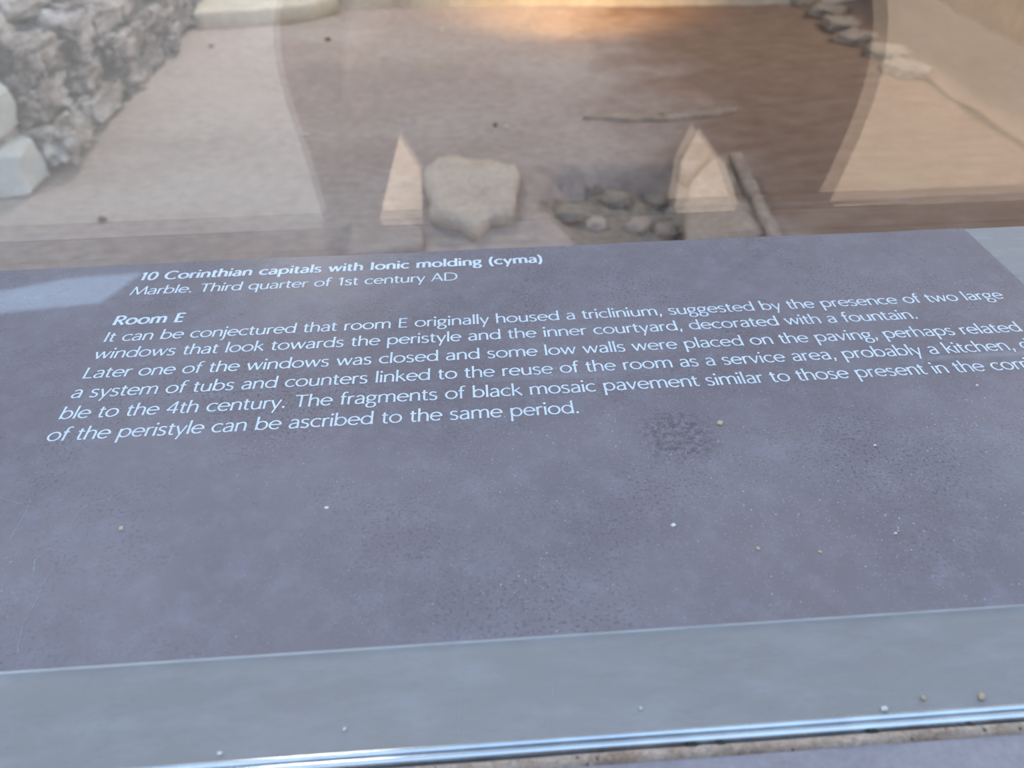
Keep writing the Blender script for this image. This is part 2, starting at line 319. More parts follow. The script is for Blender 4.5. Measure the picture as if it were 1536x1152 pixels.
tag(obj('added_net', bm, NET, None, True), 'grey unseen net added to fade the roof reflection in the film', 'shade net')  # added net, thinned to soften the roof's reflected edge
# parapet that carries the panel
tag(box('wall_front', (-1.3, 0.03, -0.2), (2.4, 0.440, 0.9840), STONE), 'low parapet carrying the information panel', kind='structure')
tag(box('wall_front', (-1.3, 0.02, 0.9842), (2.4, 0.1130, 0.9996), STONE, None, 0.0006), 'grey violet stone coping along the front of the panel', kind='structure')
# mortar strip
bm = bmesh.new()
nx = 700; rows = []
for j, y in enumerate((0.1128, 0.1136, 0.1150, 0.1162, 0.1170)):
    rows.append([bm.verts.new((-0.6+1.8*i/nx, y + (0.0005*fbm((i*0.02, y*50, 0), 1.0, 4) if j in (0, 1, 4) else 0), 0.9990 + (0.0012 if 0 < j < 4 else 0.0) + 0.0005*fbm((i*0.05, y*300, 2), 1.0, 3))) for i in range(nx+1)])
for a, b in zip(rows, rows[1:]):
    for i in range(nx): bm.faces.new((a[i], a[i+1], b[i+1], b[i]))
tag(obj('trim_1', bm, MORT, None, True), 'crusty sand coloured mortar strip below the metal channel', kind='structure')

# ---------------------------------------------------------------- information panel
panel = empty('information_panel', (0.30, 0.28, 0.985))
tag(panel, 'violet grey information panel with pale printed text lying on a low parapet before the glass', 'information panel')
YF0, YF1, XF = 0.1603, 0.4438, 0.5303
box('base_board', (-1.0, 0.1232, 0.985), (1.6, YF1+0.0005, 0.9990), BOARD, panel)['label'] = 'grey metal base board showing beside and below the printed film'
bm = bmesh.new()
nu = 240; tops = []
for i in range(nu+1):
    x = -0.9 + (XF+0.9)*i/nu
    y1 = YF1 + 0.0011*fbm((x*6, 0, 0), 1.6, 4)
    tops.append((x, y1))
lo = [bm.verts.new((x, YF0, 1.0)) for x, y in tops]; hi = [bm.verts.new((x, y, 1.0)) for x, y in tops]
for i in range(nu): bm.faces.new((lo[i], lo[i+1], hi[i+1], hi[i]))
obj('printed_film', bm, FILM, panel)
bm = bmesh.new()
for i in range(nu):
    a, b = tops[i], tops[i+1]
    bm.faces.new([bm.verts.new(p) for p in ((a[0], YF0-0.0005, 0.9990), (b[0], YF0-0.0005, 0.9990), (b[0], YF0, 1.0), (a[0], YF0, 1.0))])
bm.faces.new([bm.verts.new(p) for p in ((XF+0.0003, YF0-0.0005, 0.9990), (XF+0.0003, YF1, 0.9990), (XF, YF1, 1.0), (XF, YF0, 1.0))])
obj('film_edge', bm, EDGE, panel)['label'] = 'cut edge of the printed film with its highlight painted pale'

# ---- lettering: stroke built humanist sans
def ln(x0, y0, x1, y1, w=1.0): return ('L', (x0, y0), (x1, y1), w)
def bz(a, b, c, d, w=1.0): return ('B', a, b, c, d, w)
def arc(cx, cy, rx, ry, a0, a1, w=1.0): return ('A', cx, cy, rx, ry, a0, a1, w)
def dot(x, y, r=0.125): return ('D', x, y, r)
ASC, CAP, DSC = 1.50, 1.42, -0.52
GL = {
 'a': (0.94, [ln(.78, .0, .78, .64), bz((.78, .60), (.79, 1.06), (.34, 1.04), (.15, .84)), bz((.78, .57), (.50, .56), (.09, .52), (.11, .25)), bz((.11, .25), (.12, -.10), (.58, -.02), (.78, .22))]),
 'b': (1.12, [ln(.15, .03, .15, ASC), arc(.58, .5, .44, .45, 0, 360)]),
 'c': (0.92, [arc(.56, .5, .47, .45, 48, 312)]),
 'd': (1.14, [ln(.99, .0, .99, ASC), arc(.55, .5, .45, .45, 0, 360)]),
 'e': (1.04, [arc(.54, .5, .46, .45, 0, 318), ln(.10, .53, .98, .53)]),
 'f': (0.58, [ln(.25, 0, .25, 1.12), bz((.25, 1.10), (.25, 1.46), (.42, 1.53), (.66, 1.42)), ln(.02, .93, .54, .93)]),
 'g': (0.98, [arc(.45, .66, .34, .30, 0, 360), ln(.66, .88, .98, .93, .9), bz((.24, .42), (.02, .28), (.16, .10), (.50, .10)), bz((.50, .10), (1.02, .10), (.98, -.48), (.46, -.48)), bz((.46, -.48), (-.04, -.48), (.02, -.06), (.34, .08))]),
 'h': (1.04, [ln(.15, 0, .15, ASC), bz((.15, .70), (.30, 1.02), (.89, 1.14), (.89, .60)), ln(.89, .62, .89, 0)]),
 'i': (0.32, [ln(.16, 0, .16, .96), dot(.16, 1.33)]),
 'j': (0.32, [ln(.16, .96, .16, -.25), bz((.16, -.22), (.16, -.50), (.0, -.54), (-.14, -.50)), dot(.16, 1.33)]),
 'k': (0.94, [ln(.15, 0, .15, ASC), ln(.15, .48, .78, .96, .8), ln(.36, .62, .92, 0)]),
 'l': (0.32, [ln(.16, 0, .16, ASC)]),
 'm': (1.66, [ln(.15, 0, .15, .96), bz((.15, .70), (.30, 1.02), (.83, 1.14), (.83, .60)), ln(.83, .62, .83, 0), bz((.83, .70), (.98, 1.02), (1.51, 1.14), (1.51, .60)), ln(1.51, .62, 1.51, 0)]),
 'n': (1.04, [ln(.15, 0, .15, .96), bz((.15, .70), (.30, 1.02), (.89, 1.14), (.89, .60)), ln(.89, .62, .89, 0)]),
 'o': (1.12, [arc(.56, .5, .48, .45, 0, 360)]),
 'p': (1.12, [ln(.15, DSC, .15, .96), arc(.58, .5, .44, .45, 0, 360)]),
 'q': (1.12, [ln(.98, DSC, .98, .96), arc(.55, .5, .45, .45, 0, 360)]),
 'r': (0.62, [ln(.15, 0, .15, .96), bz((.15, .62), (.22, .90), (.40, 1.0), (.62, .90))]),
 's': (0.78, [bz((.67, .87), (.45, 1.01), (.10, 1.0), (.11, .73)), bz((.11, .73), (.12, .48), (.68, .55), (.67, .26)), bz((.67, .26), (.66, -.08), (.25, -.02), (.07, .12))]),
 't': (0.60, [ln(.24, 1.24, .24, .28), bz((.24, .30), (.24, .0), (.42, .0), (.58, .08)), ln(.02, .93, .55, .93)]),
 'u': (1.04, [ln(.15, .96, .15, .38), bz((.15, .40), (.15, -.12), (.70, -.06), (.87, .28)), ln(.88, .96, .88, 0)]),
 'v': (0.92, [ln(.06, .97, .46, .02), ln(.46, .02, .86, .97, .75)]),
 'w': (1.46, [ln(.06, .97, .42, .02), ln(.42, .02, .74, .97, .75), ln(.74, .97, 1.08, .02), ln(1.08, .02, 1.41, .97, .75)]),
 'y': (0.92, [ln(.06, .97, .48, .03), ln(.87, .97, .30, DSC, .8)]),
 'A': (1.26, [ln(.04, 0, .62, CAP, .75), ln(.62, CAP, 1.20, 0), ln(.25, .46, 1.0, .46)]),
 'C': (1.38, [arc(.80, .71, .72, .70, 48, 312)]),
 'D': (1.54, [ln(.18, 0, .18, CAP), bz((.18, 1.37), (1.05, 1.44), (1.42, 1.18), (1.42, .70)), bz((1.42, .70), (1.42, .20), (1.05, -.02), (.18, .05))]),
 'E': (1.00, [ln(.18, 0, .18, CAP), ln(.18, 1.37, .90, 1.37), ln(.18, .75, .82, .75), ln(.18, .05, .92, .05)]),
 'I': (0.42, [ln(.2, 0, .2, CAP)]),
 'L': (0.94, [ln(.18, 0, .18, CAP), ln(.18, .05, .90, .05)]),
 'M': (1.72, [ln(.06, 0, .30, CAP, .75), ln(.30, CAP, .86, .05), ln(.86, .05, 1.42, CAP, .75), ln(1.42, CAP, 1.64, 0)]),
 'R': (1.14, [ln(.18, 0, .18, CAP), bz((.18, 1.37), (.72, 1.42), (.98, 1.30), (.98, 1.03)), bz((.98, 1.03), (.98, .70), (.6, .68), (.2, .68)), ln(.50, .68, 1.08, 0)]),
 'T': (1.16, [ln(.02, 1.37, 1.14, 1.37), ln(.58, 0, .58, CAP)]),
 '0': (1.04, [arc(.52, .70, .43, .69, 0, 360)]),
 '1': (0.80, [ln(.50, 0, .50, CAP), ln(.50, 1.38, .18, 1.16, .8)]),
 '4': (1.06, [ln(.70, 1.38, .06, .42, .8), ln(.05, .42, 1.0, .42), ln(.74, CAP, .74, 0)]),
 '.': (0.42, [dot(.20, .09, .12)]), ',': (0.42, [dot(.22, .09, .11), ln(.27, .10, .12, -.26, .8)]),
 '(': (0.50, [bz((.46, 1.46), (.05, 1.15), (.05, .0), (.46, -.32))]), ')': (0.50, [bz((.04, 1.46), (.45, 1.15), (.45, .0), (.04, -.32))]),
 '-': (0.56, [ln(.06, .50, .50, .50)]), ' ': (0.56, []),
}
def path(s):
    k = s[0]
    if k == 'L': return [(s[1][0]+(s[2][0]-s[1][0])*i/6, s[1][1]+(s[2][1]-s[1][1])*i/6) for i in range(7)], s[3], True, False
    if k == 'B':
        p = []
        for i in range(15):
            t = i/14; u = 1-t
            p.append(tuple(u**3*s[1][j]+3*u*u*t*s[2][j]+3*u*t*t*s[3][j]+t**3*s[4][j] for j in (0, 1)))
        return p, s[5], False, False
    cx, cy, rx, ry, a0, a1, w = s[1:]
    n = 36; full = abs(a1-a0) >= 360
    return [(cx+rx*math.cos(rad(a0+(a1-a0)*i/n)), cy+ry*math.sin(rad(a0+(a1-a0)*i/n))) for i in range(n+1)], w, False, full
def stroke_polys(s, tv, th):
    if s[0] == 'D':
        r = s[3]*(0.75+tv*1.4)
        return [[(s[1]+r*math.cos(2*math.pi*i/14), s[2]+r*math.sin(2*math.pi*i/14)) for i in range(14)]]
    p, wf, flare, full = path(s)
    out = []; n = len(p); L = []
    for i in range(n):
        a = p[i-1] if i > 0 else (p[n-2] if full else p[0]); b = p[i+1] if i < n-1 else (p[1] if full else p[n-1])
        dx, dy = b[0]-a[0], b[1]-a[1]; l = math.hypot(dx, dy) or 1; dx /= l; dy /= l
        wd = wf*math.sqrt((tv*dy)**2+(th*dx)**2)/2
        if flare: wd *= 1+0.16*abs(2*i/(n-1)-1)**2.5
        L.append(((p[i][0]-dy*wd, p[i][1]+dx*wd), (p[i][0]+dy*wd, p[i][1]-dx*wd)))
    for a, b in zip(L, L[1:]): out.append([a[1], b[1], b[0], a[0]])
    return out
def advance(text, ls): return sum(GL[c][0]+ls for c in text)
XH = 0.00640
def text_line(text, prefix, start, end, bold=False, label=None):
    s = at(start[0], start[1], 1.0); e = at(end[0], end[1], 1.0)
    ls = 0.15 if bold else 0.06
    w = advance(prefix, ls) - ls - 0.08
    sx = (e.x-0.0)/w
    y0 = (s.y+e.y)/2
    tv, th = (0.31, 0.19) if bold else (0.185, 0.125)
    bm = bmesh.new(); x = 0.0
    for ch in text:
        for ks, st in enumerate(GL[ch][1]):
            for poly in stroke_polys(st, tv, th):
                vs = [bm.verts.new(((x+q[0])*sx, y0+q[1]*XH, 1.0001+0.00002*ks)) for q in poly]
                try: bm.faces.new(vs)
                except ValueError: pass
        x += GL[ch][0]+ls
    for f in bm.faces:
        if f.normal.z < 0: pass
    o = obj('lettering', bm, INK, panel)
    o['label'] = label
LINES = [
 ('10 Corinthian capitals with Ionic molding (cyma)', None, (209.9, 420.6), (813, 393.5), True, 'bold pale heading line naming the capitals'),
 ('Marble. Third quarter of 1st century AD', None, (193.5, 442.5), (685.5, 420.8), False, 'pale line giving marble and century'),
 ('Room E', None, (167, 487.8), (273.4, 483.1), True, 'bold pale heading of the room paragraph'),
 ('It can be conjectured that room E originally housed a triclinium, suggested by the presence of two large', None, (153.9, 513.2), (1507, 447.9), False, 'first pale text line of the paragraph'),
 ('windows that look towards the peristyle and the inner courtyard, decorated with a fountain.', None, (139, 538.4), (1378, 478.1), False, 'second pale text line of the paragraph'),
 ('Later one of the windows was closed and some low walls were placed on the paving, perhaps related to', 'Later one of the windows was closed and some low walls were placed on the paving, perhaps related', (122, 567.5), (1535, 497.7), False, 'third pale text line of the paragraph'),
 ('a system of tubs and counters linked to the reuse of the room as a service area, probably a kitchen, data-', 'a system of tubs and counters linked to the reuse of the room as a service area, probably a kitchen', (105, 597.7), (1516, 525), False, 'fourth pale text line of the paragraph'),
 ('ble to the 4th century. The fragments of black mosaic pavement similar to those present in the corridors', 'ble to the 4th century. The fragments of black mosaic pavement similar to those present in th', (86.9, 629), (1462.5, 557.8), False, 'fifth pale text line of the paragraph'),
 ('of the peristyle can be ascribed to the same period.', None, (67.5, 663.5), (869, 618.7), False, 'last pale text line of the paragraph'),
]
for t, p, s, e, b, lab in LINES: text_line(t, p or t, s, e, b, lab)

# scratches in the film and on the board
def scratch(pts, wdt, z, seed, label):
    random.seed(seed); P = [at(x, y, z) for x, y in pts]; Q = []
    for a, b in zip(P, P[1:]):
        n = 10
        for i in range(n):
            q = a.lerp(b, i/n); Q.append(Vector((q.x+random.uniform(-1, 1)*wdt*0.9, q.y+random.uniform(-1, 1)*wdt*0.9, z)))
    bm = bmesh.new(); prev = None
    for i, q in enumerate(Q):
        t = (Q[min(i+1, len(Q)-1)]-Q[max(i-1, 0)]).normalized(); s = Vector((-t.y, t.x, 0))*wdt*random.uniform(0.15, 0.7)
        c = (bm.verts.new(q-s), bm.verts.new(q+s))
        if prev: bm.faces.new((prev[0], c[0], c[1], prev[1]))
        prev = c
    obj('scratch', bm, SCR, panel)['label'] = label
scratch([(0, 747), (30, 756), (46, 750), (40, 765), (26, 790), (12, 812)], 0.00015, 1.00015, 1, 'pale meandering scratch at the left edge')
scratch([(166, 747), (130, 758), (112, 775), (104, 795)], 0.00014, 1.00015, 2, 'pale short scratch')
scratch([(75, 822), (52, 840), (50, 858)], 0.0002, 1.00015, 3, 'pale short scratch')
scratch([(84, 845), (62, 880), (55, 900), (35, 935), (24, 985)], 0.00015, 1.00015, 4, 'pale long scratch')
scratch([(692, 1015), (690, 1060), (687, 1104)], 0.00012, 0.9992, 5, 'thin straight scratch on the board')
scratch([(829, 1030), (828, 1070), (829, 1092)], 0.00012, 0.9992, 6, 'thin straight scratch on the board')

# ---------------------------------------------------------------- metal channel
chn = empty('metal_channel', (0.3, 0.120, 0.985))
tag(chn, 'slim bright aluminium channel reflecting blue sky along the front of the panel', 'metal channel')
def profile(name, pts, m, parent):
    bm = bmesh.new(); a = [bm.verts.new((-0.9, y, z)) for y, z in pts]; b = [bm.verts.new((1.6, y, z)) for y, z in pts]
    for i in range(len(pts)-1): bm.faces.new((a[i], b[i], b[i+1], a[i+1]))
    bmesh.ops.recalc_face_normals(bm, faces=bm.faces)
    return obj(name, bm, m, parent, True)
def bead(y0, y1, z, h, n=10):
    return [(y0+(y1-y0)*(0.5-0.5*math.cos(math.pi*i/n)), z+h*math.sin(math.pi*i/n)) for i in range(n+1)]
profile('inner_lip', [(0.1233, 0.995)] + bead(0.1232, 0.1210, 0.9990, 0.0006) + [(0.12095, 0.995)], ALU, chn)
profile('outer_lip', [(0.1207, 0.995)] + bead(0.1207, 0.1179, 0.9990, 0.0009) + [(0.1179, 0.995)], ALU, chn)
box('channel_slot', (-0.9, 0.1179, 0.985), (1.6, 0.12315, 0.9986), SLOT, chn)
box('gasket', (-0.9, 0.1166, 0.985), (1.6, 0.1180, 0.9988), DARKJ, chn)

# ---------------------------------------------------------------- glass barrier leaning away from the viewer
TILT = rad(13.2)
gb = empty('glass_barrier', (0.5, 0.455, 0.90))
tag(gb, 'clear leaning double glass barrier behind the panel with the visitor mirrored in it', 'glass barrier')
def pane(off, zlo, zhi):
    bm = bmesh.new(); add_box(bm, (-1.6, 0, 0), (2.4, 0.006, zhi-zlo))
    bm.transform(Matrix.Translation((0, 0.452+off, zlo)) @ Matrix.Rotation(-TILT, 4, 'X'))
    return obj('glass_pane', bm, GLASS, gb)
pane(0.0, 0.88, 1.45); pane(0.024, 0.88, 1.45)
box('bottom_rail', (-1.6, 0.446, 0.86), (2.4, 0.50, 0.89), DARKJ, gb)
tag(box('trim_2', (-1.6, 0.44, 0.0), (2.4, 0.51, 0.86), STONE), 'stone upstand carrying the glass behind the panel', kind='structure')

# ---------------------------------------------------------------- ruined wall on the left
rw = empty('rubble_wall', (-1.65, 3.8, 0))
tag(rw, 'low ruined wall of grey rubble stone running away at the left', 'ruined wall')
random.seed(5)
bm = bmesh.new()   # mortared core
nu, nv = 110, 30
rows = []
for u in range(nu+1):
    y = 2.82 + 2.7*u/nu; row = []
    for v in range(nv+1):
        a = math.pi*v/nv; ca, sa = math.cos(a), math.sin(a)
        p = Vector((-1.76+0.30*math.copysign(abs(ca)**0.5, ca)-0.04*u/nu, y, 0.36*abs(sa)**0.45))
        d = 0.13*fbm(p, 3.2, 6) - 0.08*abs(fbm(p, 8, 4))
        p += Vector((ca*d, 0.5*d, sa*d)); row.append(bm.verts.new(p))
    rows.append(row)
for a, b in zip(rows, rows[1:]):
    for k in range(nv): bm.faces.new((a[k], b[k], b[k+1], a[k+1]))
bm.faces.new(rows[0])
bmesh.ops.recalc_face_normals(bm, faces=bm.faces)
obj('mortar_core', bm, ROCK, rw, True)
k = 0
for row, (zz, xx) in enumerate(((0.07, -1.42), (0.20, -1.44), (0.33, -1.48))):
    y = 2.92 + 0.08*row
    while y < 5.3:
        ln_ = random.uniform(0.10, 0.22)
        rock('wall_stone', (xx+random.uniform(-0.03, 0.02), y+ln_, zz+random.uniform(-0.015, 0.015)), (random.uniform(0.07, 0.10), ln_, random.uniform(0.045, 0.065)), ROCK, rw, seed=k+1, rotz=random.uniform(-0.12, 0.12), tilt=(random.uniform(-0.15, 0.15), random.uniform(-0.2, 0.2)), amp=0.42, box_pow=0.42, freq=2.6, sub=5)
        y += ln_*2+0.03; k += 1
for i in range(10):
    rock('wall_stone', (-1.72+random.uniform(-0.18, 0.16), 2.95+i*0.26, 0.41+random.uniform(-0.01, 0.03)), (random.uniform(0.08, 0.14), random.uniform(0.08, 0.16), 0.05), ROCK, rw, seed=60+i, rotz=random.uniform(-0.5, 0.5), amp=0.3)
rock('marble_block', (-1.62, 2.83, 0.085), (0.24, 0.10, 0.085), PALE, rw, seed=90, amp=0.07, box_pow=0.28)['label'] = 'pale marble block at the foot of the wall end'
rock('marble_block', (-1.67, 2.87, 0.265), (0.24, 0.12, 0.085), PALE, rw, seed=91, amp=0.08, box_pow=0.28)['label'] = 'pale marble block, upper of the two at the wall end'
rock('marble_block', (-1.80, 2.93, 0.40), (0.14, 0.10, 0.05), PALE, rw, seed=92, amp=0.1, box_pow=0.35)['label'] = 'small pale marble block on top of the wall end'

# ---------------------------------------------------------------- loose stones, slabs and kerbs on the earth floor
def slab(name, poly_px, h, m, label, cat, seed=0, tilt=0.0, z=0.0, group=None):
    P = [at(x, y, z+h) for x, y in poly_px]; c = sum(P, Vector())/len(P)
    bm = bmesh.new(); ring = []
    for a, b in zip(P, P[1:]+P[:1]):
        for i in range(6):
            q = a.lerp(b, i/6); n = fbm((q.x*9, q.y*9, seed), 1.0, 3)*0.018
            ring.append(q + (q-c).normalized()*n)
    N_ = len(ring); levels = []
    for s, dz in ((0.98, -h-0.02), (1.0, -0.012), (0.97, 0.0), (0.75, 0.0), (0.5, 0.0), (0.25, 0.0)):
        levels.append([bm.verts.new(Vector((c.x+(q.x-c.x)*s, c.y+(q.y-c.y)*s, z+h+dz+(0.012*fbm((q.x*s, q.y*s, seed), 9, 4) if dz == 0 else 0)))) for q in ring])
    for a, b in zip(levels, levels[1:]):
        for i in range(N_): bm.faces.new((a[i], a[(i+1) % N_], b[(i+1) % N_], b[i]))
    bm.faces.new(levels[-1]); bm.faces.new(levels[0][::-1])
    bmesh.ops.recalc_face_normals(bm, faces=bm.faces)
    return tag(obj(name, bm, m, None, True), label, cat, group)
slab('stone_slab', [(630, 262), (655, 233), (700, 236), (772, 246), (780, 265), (768, 318), (735, 324), (710, 343), (690, 326), (645, 312)], 0.055, TAN, 'tan broken stone slab with a pointed front lying on the earth floor', 'stone slab', 1)
slab('paving_slab', [(1028, 300), (1036, 270), (1072, 236), (1092, 232), (1120, 290), (1150, 352), (1090, 362), (1030, 362)], 0.05, BUFF, 'large light tan paving slab beside the grey pit', 'stone slab', 2)
slab('paving_slab', [(1018, 250), (1028, 212), (1062, 212), (1068, 232), (1036, 262)], 0.04, SOIL, 'small brown slab behind the large tan paving slab', 'stone slab', 3)
slab('kerb_stone', [(1095, 228), (1112, 226), (1140, 285), (1124, 290)], 0.07, BUFF, 'narrow tan kerb stone, far one beside the large tan paving slab', 'kerb stone', 4, group=None)
slab('kerb_stone', [(1128, 293), (1144, 290), (1176, 356), (1156, 358)], 0.07, BUFF, 'narrow tan kerb stone, near one beside the large tan paving slab', 'kerb stone', 5)
slab('mortar_ridge', [(868, 176), (890, 171), (960, 173), (1015, 172), (1110, 160), (1090, 168), (1016, 177), (950, 179)], 0.012, BUFF, 'thin pale mortar ridge crossing the middle of the earth floor', 'mortar ridge', 6)
slab('ashlar_block', [(520, 332), (545, 322), (590, 322), (640, 340), (628, 372), (512, 384)], 0.03, SOIL, 'low flat earth-coloured stone left of the tan broken slab', 'stone', 7)
bm = bmesh.new(); ring = []
n_, m_ = 60, 16; c0 = Vector((0.74, 2.47, 0))
for k in range(m_+1):
    row = []
    for i in range(n_):
        a = 2*math.pi*i/n_; rr = (0.32+0.05*fbm((math.cos(a)*2, math.sin(a)*2, 4), 1, 4))*k/m_
        x, y = c0.x+rr*math.cos(a), c0.y+rr*1.15*math.sin(a)
        row.append(bm.verts.new((x, y, ground_z(x, y)+0.022-0.06*(k/m_)**5+0.025*abs(fbm((x, y, 1), 14, 4))*(1-(k/m_)**4))))
    ring.append(row)
for a, b_ in zip(ring, ring[1:]):
    for i in range(n_): bm.faces.new((a[i], b_[i], b_[(i+1) % n_], a[(i+1) % n_]))
bmesh.ops.remove_doubles(bm, verts=bm.verts, dist=1e-5)
tag(obj('trim_6', bm, PIT, None, True), 'hollow of damp grey earth in the floor', kind='structure')
pitlab = [((850, 322), .075, 'grey rubble stone at the left of the pit'), ((893, 336), .05, 'small grey rubble stone low in the pit'), ((925, 300), .07, 'brown rubble stone in the middle of the pit'), ((960, 338), .055, 'small brown rubble stone near the panel edge'), ((985, 300), .05, 'small rubble stone at the right of the pit'), ((900, 268), .05, 'small rubble stone at the back of the pit'), ((835, 268), .06, 'grey rubble stone at the back left of the pit'), ((1000, 345), .05, 'rubble stone against the tan paving slab')]
for i, (px, r, lab) in enumerate(pitlab):
    r *= 0.8
    p = at(px[0], px[1], -0.06)
    tag(rock('rubble_stone', (p.x, p.y, -0.07), (r, r*0.85, r*0.55), PIT if i % 2 == 0 else SOIL, seed=30+i, rotz=i*1.3, amp=0.35, sub=3), lab, 'stone', 'rubble in the pit')
# pale mortar edge strip and grey rubble along the right joint
for i in range(6):
    y = 3.75 + i*0.27
    tag(rock('rubble_stone', (2.36+0.03*math.sin(i*2.1), y, 0.01), (0.09, 0.10, 0.035), PIT, seed=50+i, rotz=i, amp=0.4, sub=3), 'grey rough stone in the row along the right floor joint', 'stone', 'stones along the right floor joint')
def strip(name, x0, x1, y0, y1, zf, m, label):
    return tag(grid(name, x0, x1, y0, y1, 30, 120, zf, m), label, kind='structure')
strip('trim_3', 2.40, 2.95, 2.0, 5.3, lambda x, y: 0.015 + 0.10*((x-2.40)/0.55)**2 + 0.012*fbm((x, y, 0), 4, 4), PINK, 'smooth pink mortar slope along the right wall')
strip('trim_5', -4.5, -2.15, 3.0, 5.2, lambda x, y: 0.03+0.01*fbm((x, y, 6), 3, 3), PALE, 'pale paved floor beyond the rubble wall')
# white plaster foot along the back wall
slab('plaster_block', [(288, 18), (300, -4), (420, -10), (508, -8), (470, 4), (380, 13)], 0.10, PLASTER, 'pale plaster block at the foot of the back wall', 'plaster block', 9)

# small leaves and pebbles on the earth floor
for i, (x, y, r, m, lab) in enumerate([(492, 62, .016, BROWN, 'small dark brown pebble on the far floor'), (318, 73, .012, BROWN, 'tiny dark pebble beside the rubble wall'), (540, 5, .03, BROWN, 'small brown clod at the back wall foot'),
        (585, 46, .010, PLASTER, 'tiny pale pebble on the far middle floor'), (662, 45, .012, PLASTER, 'tiny pale pebble on the far warm floor'), (743, 189, .010, BROWN, 'tiny dark pebble behind the tan broken slab'), (760, 192, .010, PLASTER, 'tiny pale pebble behind the tan broken slab'), (460, 205, .013, PLASTER, 'tiny white pebble left of the tan broken slab'), (407, 258, .010, PLASTER, 'tiny white pebble on the pale left floor'), (155, 333, .014, BROWN, 'tiny brown pebble near the left panel edge')]):
    p = at(x, y, 0.0)
    tag(rock('pebble', (p.x, p.y, ground_z(p.x, p.y)+r*0.4), (r, r*0.8, r*0.6), m, seed=70+i, rotz=i, sub=2), lab, 'pebble', 'pebbles on the floor')
# grit lying on the film
for i, (x, y, r, m, lab) in enumerate([(1343, 801, .0006, GRIT, 'white crumb at the lower right of the panel'), (1347, 798, .0005, BGRIT, 'tan crumb beside the white crumb at lower right'), (1465, 579, .0006, GRIT, 'white crumb below the word corridors'), (1312, 669, .0006, GRIT, 'white crumb on the right middle of the panel'),
        (1080, 635, .0016, BGRIT, 'tan smudge of dirt right of the dark worn patch'), (182, 793, .0011, BGRIT, 'tan grain on the left of the panel'), (490, 762, .0009, GRIT, 'pale dot below the last text line'), (1010, 788, .0010, GRIT, 'pale dot on the middle right of the panel'), (1137, 823, .0009, BGRIT, 'tan dot, left of two on the lower right'), (1230, 828, .0008, BGRIT, 'tan dot, right of two on the lower right')]):
    p = at(x, y, 1.0)
    flat = 0.25 if r > .0007 else 0.8
    tag(rock('crumb', (p.x, p.y, 1.0+r*flat*0.8), (r, r*0.8, r*flat), m, seed=80+i, rotz=i, sub=2), lab, 'crumb', 'crumbs on the panel')
for i, (x, y, r, m, lab) in enumerate([(1326, 1064, .0011, GRIT, 'white crumb on the metal channel'), (1472, 1046, .0013, BGRIT, 'tan crumb at the right end of the metal channel'), (1385, 1048, .0009, BGRIT, 'small tan crumb just above the metal channel'), (330, 1131, .0008, GRIT, 'pale dot on the lower left board'), (517, 1094, .0006, GRIT, 'pale dot on the lower middle board'), (961, 1063, .0006, GRIT, 'pale dot on the board above the channel middle')]):
    p = at(x, y, 0.9993)
    tag(rock('crumb', (p.x, p.y, 0.9993+r*0.4), (r, r*0.7, r*0.5), m, seed=95+i, rotz=i, sub=2), lab, 'crumb', 'crumbs along the channel')

MOSS = plain('dark_moss', (0.05, 0.055, 0.035), 0.95)
for i, (x, y, r, lab) in enumerate([(1038, 1116, .0011, 'dark moss tuft on the mortar strip, leftmost of the four'), (1082, 1115, .0008, 'dark moss tuft on the mortar strip, second from the left'), (1309, 1096, .0011, 'dark moss tuft on the mortar strip, third from the left'), (1458, 1086, .0006, 'small dark moss tuft on the mortar strip, rightmost of the four')]):
    p = at(x, y, 1.0)
    tag(rock('moss_tuft', (p.x, p.y, 0.9998), (r*1.5, r*0.6, r*0.5), MOSS, seed=120+i, amp=0.5, sub=3), lab, 'moss', 'moss tufts on the mortar strip')

# ---------------------------------------------------------------- the visitor mirrored in the glass
BX, BY = 0.333, -0.27
def skin_obj(name, chains, m, parent=None, sub=2):
    bm = bmesh.new(); lay = bm.verts.layers.skin.verify(); first = True; vd = {}
    for ch in chains:
        prev = None
        for (p, r) in ch:
            key = tuple(round(a, 4) for a in p)
            v = vd.get(key)
            if v is None:
                v = bm.verts.new(p); vd[key] = v
                v[lay].radius = (r, r) if not isinstance(r, tuple) else r
                v[lay].use_root = first; first = False
            if prev is not None and prev != v and not bm.edges.get((prev, v)): bm.edges.new((prev, v))
            prev = v
    o = obj(name, bm, m, parent)
    o.modifiers.new('skin', 'SKIN').use_smooth_shade = True
    s = o.modifiers.new('sub', 'SUBSURF'); s.levels = sub; s.render_levels = sub
    return o
pc = CAM - fw*0.016
BZ = -0.2
def b(x, y, z): return (BX+x, BY+y, z+BZ)
chains = [[(b(0, 0, 0.98), (.15, .11)), (b(0, 0, 1.15), (.14, .10)), (b(0, 0, 1.36), (.16, .11)), (b(0, -.01, 1.50), (.12, .09)), (b(0, 0, 1.60), .055), (b(0, .015, 1.67), (.07, .085)), (b(0, .02, 1.75), (.078, .095)), (b(0, .01, 1.83), (.07, .085))]]
HANDS = {}
